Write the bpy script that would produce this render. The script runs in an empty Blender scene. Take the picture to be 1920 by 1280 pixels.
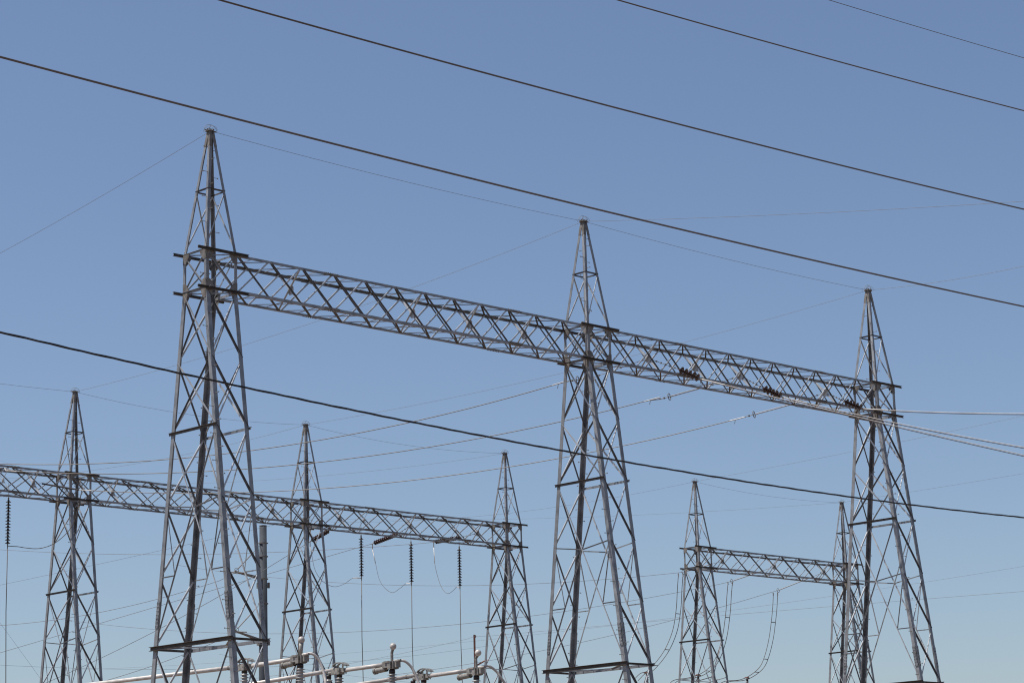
import bpy, math, random
from mathutils import Vector, Matrix
random.seed(7)
SC = bpy.context.scene
COL = SC.collection
V = Vector

# ------------------------------------------------------------------ camera
PH_F = 4512.19                       # focal length in pixels of a 1920 px wide picture
PITCH, ROLL, YAW = 0.2204, -0.0258, 0.7757
CAM = V((-43.743, -57.812, 1.60))
FW = V((math.sin(YAW)*math.cos(PITCH), math.cos(YAW)*math.cos(PITCH), math.sin(PITCH)))
RT = V((math.cos(YAW), -math.sin(YAW), 0))
UP = RT.cross(FW)
AX = RT*math.cos(ROLL)+UP*math.sin(ROLL)
AY = -RT*math.sin(ROLL)+UP*math.cos(ROLL)
cam_d = bpy.data.cameras.new('camera')
cam = bpy.data.objects.new('camera', cam_d); COL.objects.link(cam)
M3 = Matrix((AX, AY, -FW)).transposed()
cam.matrix_world = Matrix.Translation(CAM) @ M3.to_4x4()
cam_d.sensor_width = 36; cam_d.lens = PH_F/1920*36
cam_d.clip_start = 0.5; cam_d.clip_end = 9000
SC.camera = cam

# ------------------------------------------------------------------ sky, sun, exposure
SUN_EL, SUN_AZ = math.radians(64), math.radians(146)     # azimuth of the sun as a math angle in the x-y plane
sd = V((math.cos(SUN_AZ)*math.cos(SUN_EL), math.sin(SUN_AZ)*math.cos(SUN_EL), math.sin(SUN_EL)))
w = bpy.data.worlds.new('World'); SC.world = w; w.use_nodes = True
nt = w.node_tree; nt.nodes.clear()
out = nt.nodes.new('ShaderNodeOutputWorld'); bg = nt.nodes.new('ShaderNodeBackground')
sky = nt.nodes.new('ShaderNodeTexSky'); sky.sky_type = 'NISHITA'; sky.sun_disc = False
sky.sun_elevation = SUN_EL; sky.sun_rotation = math.radians(90)-SUN_AZ
sky.altitude = 0; sky.air_density = 1.0; sky.dust_density = 0.8; sky.ozone_density = 2.2
bg.inputs['Strength'].default_value = 0.105
tint = nt.nodes.new('ShaderNodeMixRGB'); tint.blend_type = 'MULTIPLY'; tint.inputs['Fac'].default_value = 1
tint.inputs['Color2'].default_value = (.992, .980, 1.03, 1)
nt.links.new(sky.outputs[0], tint.inputs['Color1']); nt.links.new(tint.outputs[0], bg.inputs['Color']); nt.links.new(bg.outputs[0], out.inputs['Surface'])
sl = bpy.data.lights.new('sun', 'SUN'); sl.energy = 5.0; sl.angle = math.radians(0.5); sl.color = (1, .955, .89)
so = bpy.data.objects.new('sun', sl); COL.objects.link(so)
so.rotation_euler = sd.to_track_quat('Z', 'Y').to_euler()
SC.view_settings.view_transform = 'Standard'; SC.view_settings.look = 'None'
SC.cycles.filter_width = 1.15
SC.view_settings.exposure = 0.0; SC.view_settings.gamma = 1

# ------------------------------------------------------------------ materials
def mat(name, c1, c2=None, rough=.5, metal=0., scale=4., spec=.5, bump=0., streak=None, detail=4):
    m = bpy.data.materials.new(name); m.use_nodes = True
    n = m.node_tree.nodes; l = m.node_tree.links
    b = n['Principled BSDF']
    b.inputs['Roughness'].default_value = rough; b.inputs['Metallic'].default_value = metal
    b.inputs['Specular IOR Level'].default_value = spec
    b.inputs['Base Color'].default_value = (*c1, 1)
    if c2:
        tc = n.new('ShaderNodeTexCoord'); mp = n.new('ShaderNodeMapping')
        nz = n.new('ShaderNodeTexNoise'); nz.inputs['Scale'].default_value = scale; nz.inputs['Detail'].default_value = detail
        rp = n.new('ShaderNodeValToRGB'); rp.color_ramp.elements[0].position = .35; rp.color_ramp.elements[1].position = .65
        rp.color_ramp.elements[0].color = (*c1, 1); rp.color_ramp.elements[1].color = (*c2, 1)
        l.new(tc.outputs['Object'], mp.inputs['Vector']); l.new(mp.outputs[0], nz.inputs['Vector'])
        l.new(nz.outputs[0], rp.inputs[0])
        col = rp.outputs[0]
        if streak:
            mp.inputs['Scale'].default_value = streak
        oi = n.new('ShaderNodeObjectInfo'); hs = n.new('ShaderNodeHueSaturation')
        mr = n.new('ShaderNodeMapRange'); mr.inputs[3].default_value = .82; mr.inputs[4].default_value = 1.16
        l.new(oi.outputs['Random'], mr.inputs[0]); l.new(mr.outputs[0], hs.inputs['Value']); l.new(col, hs.inputs['Color'])
        l.new(hs.outputs[0], b.inputs['Base Color'])
        rr = n.new('ShaderNodeMapRange'); rr.inputs[3].default_value = max(.05, rough-.1); rr.inputs[4].default_value = min(1, rough+.12)
        l.new(nz.outputs[0], rr.inputs[0]); l.new(rr.outputs[0], b.inputs['Roughness'])
    if bump:
        nb = n.new('ShaderNodeTexNoise'); nb.inputs['Scale'].default_value = 30
        bp = n.new('ShaderNodeBump'); bp.inputs['Strength'].default_value = bump
        l.new(nb.outputs[0], bp.inputs['Height']); l.new(bp.outputs[0], b.inputs['Normal'])
    return m
STEEL = mat('galvanised_steel', (.172, .176, .182), (.288, .292, .298), .46, .25, 3, bump=.05)
STEEL2 = mat('weathered_galvanised_steel', (.13, .112, .095), (.22, .205, .19), .6, .15, 5)
SHADED = mat('shaded_steel', (.085, .080, .078), (.150, .145, .142), .6, .15, 5, bump=.05)  # same steel, darker: shade on the unlit diagonals put into the colour
PALE_LIT = mat('pale_sunlit_steel', (.34, .35, .36), (.52, .53, .54), .40, .2, 4, bump=.05)  # same steel, lighter: sunlight on the braces put into the colour
BROWN = mat('dark_brown_steel', (.045, .036, .030), (.10, .082, .068), .65, .1, 6)  # darker, browner steel for girts, seat channels, peak ring and plan braces
POLE = mat('pole_steel', (.040, .046, .054), (.060, .068, .078), .75, .05, 2, spec=.2)
RUST = mat('rusted_steel', (.20, .09, .065), (.30, .15, .11), .8, 0, 6)
ALU = mat('aluminium_tube', (.44, .405, .37), (.58, .54, .50), .5, .12, 3)
CAST = mat('cast_aluminium', (.20, .185, .165), (.33, .31, .28), .55, .2, 9)
WIRE = mat('weathered_conductor', (.20, .18, .16), (.27, .245, .22), .55, .15, 5)
WIRED = mat('dark_conductor', (.10, .085, .075), (.14, .115, .10), .6, .1, 5)
THIN = mat('steel_shield_wire', (.16, .165, .18), (.22, .225, .24), .6, .2, 5)
BLACK = mat('black_cable', (.012, .012, .013), (.03, .028, .028), .5, 0, 8)
WHITE = mat('pale_compression_sleeve', (.50, .48, .45), (.62, .60, .56), .45, .1, 6)
PORC = mat('brown_porcelain', (.030, .011, .009), (.045, .016, .012), .38, 0, 6)
PORCD = mat('dark_porcelain', (.012, .008, .008), (.022, .012, .011), .4, 0, 6)
POLY = mat('grey_polymer', (.33, .33, .34), (.42, .42, .42), .6, 0, 8)
POSTI = mat('grey_post_porcelain', (.30, .29, .28), (.40, .385, .37), .35, 0, 6)
CONC = mat('concrete', (.38, .36, .33), (.48, .46, .42), .9, 0, 6)
GRAVEL = mat('gravel', (.12, .085, .06), (.20, .145, .105), .95, 0, 1.3, detail=12)

# ------------------------------------------------------------------ mesh helpers
class MB:
    def __init__(s): s.v = []; s.f = []
    def add(s, vs, fs):
        o = len(s.v); s.v += [tuple(p) for p in vs]; s.f += [tuple(i+o for i in f) for f in fs]
    def box(s, c, d, R=None):
        hx, hy, hz = d[0]/2, d[1]/2, d[2]/2
        vs = [V((x*hx, y*hy, z*hz)) for z in (-1, 1) for y in (-1, 1) for x in (-1, 1)]
        if R: vs = [R @ p for p in vs]
        s.add([p+V(c) for p in vs], [(0, 2, 3, 1), (4, 5, 7, 6), (0, 1, 5, 4), (2, 6, 7, 3), (0, 4, 6, 2), (1, 3, 7, 5)])
    def angle(s, p0, p1, a, b, sz, t=.012, sb=None):
        """rolled steel angle: heel on p0-p1, legs along a and b"""
        p0 = V(p0); p1 = V(p1); d = (p1-p0).normalized(); sb = sb or sz
        a = V(a); a = (a-d*a.dot(d)).normalized(); b = V(b); b = (b-d*b.dot(d)).normalized()
        sec = [V((0, 0, 0)), a*sz, a*sz+b*t, a*t+b*t, b*sb+a*t, b*sb]
        vs = [p0+q for q in sec]+[p1+q for q in sec]
        fs = [(i, (i+1) % 6, (i+1) % 6+6, i+6) for i in range(6)]
        fs += [(0, 5, 4, 3), (0, 3, 2, 1), (6, 9, 10, 11), (6, 7, 8, 9)]
        s.add(vs, fs)
    def channel(s, p0, p1, web, fl, h, wd, t=.014):
        """channel: web of height h along 'web', two flanges of width wd along 'fl'"""
        p0 = V(p0); p1 = V(p1); web = V(web); fl = V(fl)
        sec = [(-h/2, 0), (-h/2, wd), (-h/2+t, wd), (-h/2+t, t), (h/2-t, t), (h/2-t, wd), (h/2, wd), (h/2, 0)]
        sec = [web*a+fl*b for a, b in sec]; n = 8
        vs = [p0+q for q in sec]+[p1+q for q in sec]
        fs = [(i, (i+1) % n, (i+1) % n+n, i+n) for i in range(n)]
        fs += [(0, 3, 2, 1), (0, 7, 4, 3), (7, 6, 5, 4), (8, 9, 10, 11), (8, 11, 12, 15), (15, 12, 13, 14)]
        s.add(vs, fs)
    def tube(s, pts, r, n=8, closed=False, caps=True):
        pts = [V(p) for p in pts]; m = len(pts); rs = r if isinstance(r, (list, tuple)) else [r]*m
        prev = None; base = len(s.v); rings = []
        for i, p in enumerate(pts):
            if closed: d = (pts[(i+1) % m]-pts[i-1]).normalized()
            else: d = (pts[min(i+1, m-1)]-pts[max(i-1, 0)]).normalized()
            if prev is None:
                u = d.cross(V((0, 0, 1)))
                if u.length < 1e-3: u = d.cross(V((1, 0, 0)))
            else: u = prev-d*prev.dot(d)
            u.normalize(); prev = u; v2 = d.cross(u)
            rings.append([p+(u*math.cos(2*math.pi*k/n)+v2*math.sin(2*math.pi*k/n))*rs[i] for k in range(n)])
        vs = [q for r_ in rings for q in r_]; fs = []
        for i in range(m if closed else m-1):
            a = i*n; b = ((i+1) % m)*n
            fs += [(a+k, a+(k+1) % n, b+(k+1) % n, b+k) for k in range(n)]
        if caps and not closed: fs += [tuple(range(n))[::-1], tuple(range((m-1)*n, m*n))]
        s.add(vs, fs)
    def lathe(s, prof, n=16, M=None):
        """prof: list of (radius, z)"""
        M = M or Matrix.Identity(4); vs = []; fs = []; m = len(prof)
        for r, z in prof:
            for k in range(n): vs.append(M @ V((r*math.cos(2*math.pi*k/n), r*math.sin(2*math.pi*k/n), z)))
        for i in range(m-1):
            fs += [(i*n+k, i*n+(k+1) % n, (i+1)*n+(k+1) % n, (i+1)*n+k) for k in range(n)]
        fs += [tuple(range(n))[::-1], tuple(range((m-1)*n, m*n))]
        s.add(vs, fs)
    def plate(s, pts, n, t=.012):
        n = V(n)*t/2; k = len(pts); a = [V(p)-n for p in pts]; b = [V(p)+n for p in pts]
        s.add(a+b, [tuple(range(k))[::-1], tuple(range(k, 2*k))]+[(i, (i+1) % k, (i+1) % k+k, i+k) for i in range(k)])
    def build(s, name, m, parent=None, smooth=False, **kw):
        me = bpy.data.meshes.new(name); me.from_pydata(s.v, [], s.f); me.materials.append(m)
        if smooth: me.shade_smooth()
        me.update()
        o = bpy.data.objects.new(name, me); COL.objects.link(o)
        if parent: o.parent = parent
        tag(o, **kw)
        return o
def tag(o, label=None, cat=None, group=None, kind=None):
    if label: o['label'] = label
    if cat: o['category'] = cat
    if group: o['group'] = group
    if kind: o['kind'] = kind
    return o
def empty(name, loc, label, cat, group=None, rz=0):
    o = bpy.data.objects.new(name, None); COL.objects.link(o); o.location = loc; o.rotation_euler = (0, 0, rz)
    o.empty_display_size = .5
    return tag(o, label, cat, group)
CH = {}
def copy_tree(o, parent=None):
    c = o.copy(); COL.objects.link(c)
    if parent: c.parent = parent
    for ch in [x for x in KIDS.get(o.name, [])]: copy_tree(ch, c)
    return c
KIDS = {}
def index_kids():
    KIDS.clear()
    for o in list(COL.objects):
        if o.parent: KIDS.setdefault(o.parent.name, []).append(o)

# a pixel of the 1920x1280 photograph as a ray; where it meets a vertical plane in the yard
def ray(px, py): return (FW*PH_F+AX*(px-960)+AY*(640-py)).normalized()
def at_y(px, py, y): r = ray(px, py); return CAM+r*((y-CAM.y)/r.y)
def at_x(px, py, x): r = ray(px, py); return CAM+r*((x-CAM.x)/r.x)
def at_plane(px, py, P, Q):
    n = V((-(Q[1]-P[1]), Q[0]-P[0], 0)); r = ray(px, py)
    return CAM+r*((V((P[0], P[1], 0))-CAM).dot(n)/r.dot(n))
def fitpoly(s, z, deg):
    n = deg+1; A = [[sum(a**(i+j) for a in s) for j in range(n)] for i in range(n)]
    b = [sum((a**i)*c for a, c in zip(s, z)) for i in range(n)]
    for i in range(n):
        p = max(range(i, n), key=lambda k: abs(A[k][i])); A[i], A[p] = A[p], A[i]; b[i], b[p] = b[p], b[i]
        for k in range(i+1, n):
            f = A[k][i]/A[i][i]
            for j in range(i, n): A[k][j] -= f*A[i][j]
            b[k] -= f*b[i]
    x = [0]*n
    for i in reversed(range(n)): x[i] = (b[i]-sum(A[i][j]*x[j] for j in range(i+1, n)))/A[i][i]
    return x
def hang(P, Q, img, e0=0., e1=0., n=40, deg=2, start=None, end=None):
    """a hanging wire in the vertical plane over the plan line P-Q, its sag taken from sightings"""
    pts = [at_plane(a, b, P, Q) for a, b in img]
    if start is not None: pts = [V(start)]+pts
    if end is not None: pts = pts+[V(end)]
    d = V((Q[0]-P[0], Q[1]-P[1])).normalized()
    s = [(p.x-P[0])*d.x+(p.y-P[1])*d.y for p in pts]; z = [p.z for p in pts]
    s_m = sum(s)/len(s); sc = max(abs(a-s_m) for a in s) or 1
    c = fitpoly([(a-s_m)/sc for a in s], z, min(deg, len(s)-1))
    a0, a1 = s[0], s[-1]; sg = 1 if a1 > a0 else -1
    a0 -= sg*e0; a1 += sg*e1; out = []
    for i in range(n+1):
        a = a0+(a1-a0)*i/n; u = (a-s_m)/sc
        out.append(V((P[0]+d.x*a, P[1]+d.y*a, sum(c[k]*u**k for k in range(len(c))))))
    if start is not None and e0 == 0: out[0] = V(start)
    if end is not None and e1 == 0: out[-1] = V(end)
    return out
def wire(name, pts, r, m, label, cat='wire', group=None, n=8):
    b = MB(); b.tube(pts, r, n); return b.build(name, m, None, True, label=label, cat=cat, group=group)
def smooth_curve(pts, n=8):
    pts = [V(p) for p in pts]; out = []; q = [pts[0]]+pts+[pts[-1]]
    for i in range(1, len(q)-2):
        for k in range(n):
            t = k/n; a, b, c, d = q[i-1:i+3]
            out.append(.5*((2*b)+(c-a)*t+(2*a-5*b+4*c-d)*t*t+(3*b-a-3*c+d)*t**3))
    return out+[pts[-1]]
def frame_to(d, roll=0):
    return V(d).to_track_quat('Z', 'Y').to_matrix().to_4x4()

# ------------------------------------------------------------------ ground
g = MB(); S = 6000; N = 24
for i in range(N+1):
    for j in range(N+1):
        x = -S+2*S*i/N; y = -S+2*S*j/N
        g.v.append((x, y, 0))
for i in range(N):
    for j in range(N): a = i*(N+1)+j; g.f.append((a, a+N+1, a+N+2, a+1))
g.build('ground', GRAVEL, None, kind='structure')

# ------------------------------------------------------------------ lattice towers
ZB = 19.46                      # underside of the beam above the ground
H = 1.22; W_X, W_Y = 1.18, 1.16 # tower and beam width along and across
ZAP, ZR = 5.20, 3.25; AA = .16
LV = [0, -2.128, -4.31, -6.49, -8.645, -10.76, -12.9, -15.1, -17.3, -19.40]
def hw(z):                      # half widths of the tower at height z below the beam
    u = min(0, z)/-10.76; return ((W_X+.104*u)/2, (W_Y+2.643*u)/2)
SG = {'n': (-1, -1), 'l': (-1, 1), 'r': (1, -1), 'f': (1, 1)}
def cor(c, z):
    sx, sy = SG[c]
    if z > H:
        u = (ZAP-z)/(ZAP-H); a = AA/2+(W_X-AA)/2*u; b = AA/2+(W_Y-AA)/2*u
    else: a, b = hw(z)
    return V((sx*a, sy*b, z))
ZOFF = V((0, 0, ZB))
FACES = {'ln': (V((-1, 0, 0)), 'l', 'n'), 'fr': (V((1, 0, 0)), 'f', 'r'), 'nr': (V((0, -1, 0)), 'n', 'r'), 'lf': (V((0, 1, 0)), 'l', 'f')}
def brace(root, p0, p1, n, sz, layer, name='brace', m=None, cut=.04, out=1):
    p0 = V(p0)+ZOFF; p1 = V(p1)+ZOFF; n = V(n); d = (p1-p0).normalized(); p0 = p0+d*cut; p1 = p1-d*cut
    u = n.cross(d).normalized()
    if u.z < 0: u = -u
    off = -n*(.016 if layer == 0 else .030); so_ = sz*.62 if out else sz
    b = MB(); b.angle(p0+off+u*sz/2, p1+off+u*sz/2, -u, n if out else -n, sz, .009, so_)
    return b.build(name, m or STEEL, root)
def make_tower():
    t = empty('lattice_tower', (0, 0, 0), 'x', 'tower')
    leg_o = {}
    for c, (sx, sy) in SG.items():
        b = MB(); a_, b_ = V((-sx, 0, 0)), V((0, -sy, 0))
        b.angle(cor(c, H-.05)+ZOFF, cor(c, ZAP-.1)+ZOFF, a_, b_, .10, .010)
        b.angle(cor(c, -.05)+ZOFF+V((sx, sy, 0))*.003, cor(c, H)+ZOFF+V((sx, sy, 0))*.003, a_, b_, .11, .012)
        b.angle(cor(c, -10.3)+ZOFF+V((sx, sy, 0))*.006, cor(c, 0.02)+ZOFF+V((sx, sy, 0))*.006, a_, b_, .148, .016)
        b.angle(cor(c, -19.40)+ZOFF+V((sx, sy, 0))*.010, cor(c, -10.28)+ZOFF+V((sx, sy, 0))*.010, a_, b_, .165, .018)
        leg = b.build('leg', STEEL, t); leg_o[c] = leg
        # splice plate with its bolt heads a little above the lower ring
        s = MB(); z0, z1 = -10.15, -9.35
        for fdir, nrm in ((a_, V((0, sy, 0))), (b_, V((sx, 0, 0)))):
            P0, P1 = cor(c, z0)+ZOFF+V((sx, sy, 0))*.008, cor(c, z1)+ZOFF+V((sx, sy, 0))*.008
            s.plate([P0+fdir*.012+nrm*.014, P0+fdir*.15+nrm*.014, P1+fdir*.15+nrm*.014, P1+fdir*.012+nrm*.014], nrm, .012)
            for k in range(7):
                for q in (.05, .115):
                    p = P0.lerp(P1, (k+.5)/7)+fdir*q+nrm*.03
                    s.box(p, (.026, .026, .026))
        s.build('splice_plate', STEEL, leg)
        fb = MB(); p = cor(c, -19.4)+ZOFF
        fb.box((p.x-sx*.09, p.y-sy*.09, .03), (.5, .5, .04)); fb.box((p.x-sx*.09, p.y-sy*.09, -.2), (.9, .9, .42))
        fb.build('footing', CONC, t)
    # step bolts, alternating between the two flanges
    for c in ('n', 'f'):
        sx, sy = SG[c]
        z = ZAP-.55; k = 0; proto = None
        while z > -17:
            dirn = V((-sx, 0, 0)) if k % 2 else V((0, -sy, 0)); nrm = V((0, sy, 0)) if k % 2 else V((sx, 0, 0))
            p = cor(c, z)+ZOFF+dirn*.05
            s = MB(); e = p+nrm*.17; s.tube([p, e], .009, 6); s.tube([e, e+nrm*.02], .02, 6)
            s.build('step_bolt', STEEL2, leg_o[c])
            z -= .42; k += 1
    # bracing of the two narrow faces: an X in every panel
    for f in ('nr', 'lf'):
        n, a, b = FACES[f]
        for i in range(len(LV)-1):
            sz = .070 if i < 5 else .076
            brace(t, cor(a, LV[i]), cor(b, LV[i+1]), n, sz, 0, m=SHADED)
            brace(t, cor(b, LV[i]), cor(a, LV[i+1]), n, sz*.8, 1, m=PALE_LIT)
    # wide faces
    for f in ('ln', 'fr'):
        n, a, b = FACES[f]
        for i in (0, 1):
            brace(t, cor(a, LV[i]), cor(b, LV[i+1]), n, .056, 0, m=PALE_LIT)
            brace(t, cor(b, LV[i]), cor(a, LV[i+1]), n, .056, 1, m=SHADED)
        for lo, hi in ((2, 5), (5, 9)):
            brace(t, cor(a, LV[lo]), cor(b, LV[hi]), n, .046, 0, m=PALE_LIT)
            brace(t, cor(b, LV[lo]), cor(a, LV[hi]), n, .046, 1)
            w0, w1 = hw(LV[lo])[1], hw(LV[hi])[1]; u = w0/(w0+w1)
            zx = LV[lo]+(LV[hi]-LV[lo])*u; X = V((n.x*hw(zx)[0], 0, zx))
            for c, o_ in ((a, b), (b, a)):
                brace(t, cor(c, LV[lo+1]), X, n, .042, 0 if c == a else 1, 'redundant_brace')
                z4 = LV[lo+2]; v = (z4-LV[lo])/(LV[hi]-LV[lo])
                P = cor(o_, LV[lo]).lerp(cor(c, LV[hi]), v)
                brace(t, cor(c, z4), P, n, .038, 0, 'redundant_brace', cut=.01)
                brace(t, cor(c, LV[lo+1]+.05), P, n, .036, 1, 'redundant_brace')
        brace(t, cor(a, LV[2])+n*.04, cor(b, LV[2])+n*.04, n, .085, 0, 'girt', BROWN if f == 'ln' else None, cut=-.09)
        g_ = MB(); p0, p1 = cor(a, LV[5])+ZOFF, cor(b, LV[5])+ZOFF; d = (p1-p0).normalized()
        g_.channel(p0-d*.12+n*.03, p1+d*.12+n*.03, V((0, 0, 1)), n, .125 if f == 'ln' else .10, .075 if f == 'ln' else .05); g_.build('girt', BROWN if f == 'ln' else STEEL, t)
    for f in ('nr', 'lf'):
        n, a, b = FACES[f]
        g_ = MB(); p0, p1 = cor(a, LV[5])+ZOFF, cor(b, LV[5])+ZOFF
        g_.channel(p0+n*.03+V((0, 0, -.01)), p1+n*.03+V((0, 0, -.01)), V((0, 0, 1)), n, .07, .04); g_.build('girt', BROWN, t)
    mid = (cor('f', LV[5])+cor('r', LV[5]))/2; mid2 = (cor('l', LV[5])+cor('n', LV[5]))/2
    for c, q in (('l', mid), ('n', mid)):
        brace(t, cor(c, LV[5]), q, V((0, 0, -1)), .08, 0, 'plan_brace')
    # beam zone: X on each face, gusset plates in the corners
    for f, (n, a, b) in FACES.items():
        narrow = f in ('nr', 'lf')
        brace(t, cor(a, H), cor(b, 0), n, .062 if narrow else .045, 0)
        brace(t, cor(b, H), cor(a, 0), n, .046, 1)
        if not narrow:
            brace(t, cor(a, H), cor(b, H), n, .06, 0, 'girt', cut=0); brace(t, cor(a, 0), cor(b, 0), n, .09, 0, 'girt', cut=0)
        for c, o_ in ((a, b), (b, a)):
            for z, up in ((H, -1), (0, 1), (0, -1)):
                P = cor(c, z)+ZOFF; d = (cor(o_, z)-cor(c, z)).normalized(); zz = V((0, 0, up))
                gp = MB(); k = .30 if up*1 != -1 or z == H else .24
                gp.plate([P+n*.014, P+d*k+n*.014, P+d*k+zz*.08+n*.014, P+d*.14+zz*.30+n*.014, P+zz*.30+n*.014], n, .010)
                gp.build('gusset_plate', STEEL2, t)
    brace(t, cor('l', H), cor('r', H), V((0, 0, -1)), .06, 0, 'plan_brace'); brace(t, cor('n', H), cor('f', H), V((0, 0, -1)), .06, 1, 'plan_brace')
    brace(t, cor('l', 0), cor('r', 0), V((0, 0, -1)), .07, 0, 'plan_brace')
    # channels under and over the beam seat, running past the legs
    for sy in (-1, 1):
        for z in (H, 0):
            c_ = MB(); c_.channel((-W_X/2-.34, sy*(W_Y/2+.025), ZB+z), (W_X/2+.42, sy*(W_Y/2+.025), ZB+z), V((0, 0, 1)), V((0, sy, 0)), .085, .06)
            c_.build('seat_channel', BROWN, t)
    # peak
    for a, b in (('l', 'n'), ('n', 'r'), ('r', 'f'), ('f', 'l')):
        f = [k for k, v in FACES.items() if set(v[1:]) == {a, b}][0]; n = FACES[f][0]
        brace(t, cor(a, ZR), cor(b, ZR), n, .05, 0, 'peak_ring', BROWN, cut=0)
    for a, b, f in (('l', 'n', 'ln'), ('r', 'n', 'nr'), ('f', 'r', 'fr'), ('f', 'l', 'lf')):
        brace(t, cor(a, ZR), cor(b, H+.05), FACES[f][0], .058 if f == 'ln' else .042, 1, m=SHADED if f == 'ln' else PALE_LIT)
    cp = MB()
    for c, (sx, sy) in SG.items(): cp.angle(cor(c, ZAP-.5)+ZOFF+V((sx, sy, 0))*.004, cor(c, ZAP)+ZOFF+V((sx, sy, 0))*.004, V((-sx, 0, 0)), V((0, -sy, 0)), .105, .012)
    cp.box((0, 0, ZB+ZAP+.01), (.30, .20, .02)); cp.build('peak_cap', STEEL2, t)
    hd = MB()
    for k in range(6):
        hd.box((random.uniform(-.14, .14), random.uniform(-.1, .1), ZB+ZAP+.05), (.03, .03, .07))
    hd.tube([V((-.22, 0, ZB+ZAP+.03)), V((.22, 0, ZB+ZAP+.03))], .018, 6)
    hd.tube([V((0, -.18, ZB+ZAP+.03)), V((0, .18, ZB+ZAP+.03))], .018, 6)
    hd.build('wire_clamp', STEEL2, t)
    for k, (ax_, r0) in enumerate(((0, .25), (1.2, .19), (2.2, .22))):
        lp = MB(); d = V((math.cos(ax_), math.sin(ax_), 0)); P = V((0, 0, ZB+ZAP+.02))
        lp.tube([P+d*r0*math.cos(a)+V((0, 0, abs(math.sin(a))*r0*.85)) for a in [math.pi*i/14 for i in range(15)]], .006, 5)
        lp.build('bond_wire', THIN, t)
    return t
proto = make_tower(); index_kids()
X2 = {'D': 19.536, 'E': 33.59, 'I': 47.78}; Y2 = 36.30
Y3 = 36.57; XG, XH = 63.87, 77.98
XB, XC = 16.72, 33.33
T_SPEC = [
 ((0, 0), 'tallest front lattice tower at the left, carrying the left end of the near beam', 0),
 ((XB, 0), 'front lattice tower in the middle where the two spans of the near beam meet', 1),
 ((XC, 0), 'front lattice tower at the right edge, carrying the right end of the near beam', 0),
 ((19.536, Y2), 'leftmost distant lattice tower standing left of the big front tower', 0),
 ((33.59, Y2), 'distant lattice tower just right of the big left front tower, behind the grey pole', 0),
 ((47.78, Y2), 'distant lattice tower at the right end of the long far beam', 0),
 ((XG, Y3), 'distant lattice tower carrying the left end of the short far beam', 0),
 ((XH, Y3), 'smallest distant lattice tower half hidden behind the right front tower', 0),
 ((5.35, Y2), 'distant lattice tower beyond the left edge, carrying the far end of the far beam', 0)]
TOWERS = []
for i, ((x, y), lab, _) in enumerate(T_SPEC):
    o = proto if i == 0 else copy_tree(proto)
    o.location = (x, y, 0); o['label'] = lab; o['category'] = 'tower'; o['group'] = 'front gantry towers' if i < 3 else 'rear gantry towers'
    TOWERS.append(o)
def apex(i, dx=0, dy=0):
    x, y = T_SPEC[i][0]; return V((x+dx, y+dy, ZB+ZAP+.03))

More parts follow.
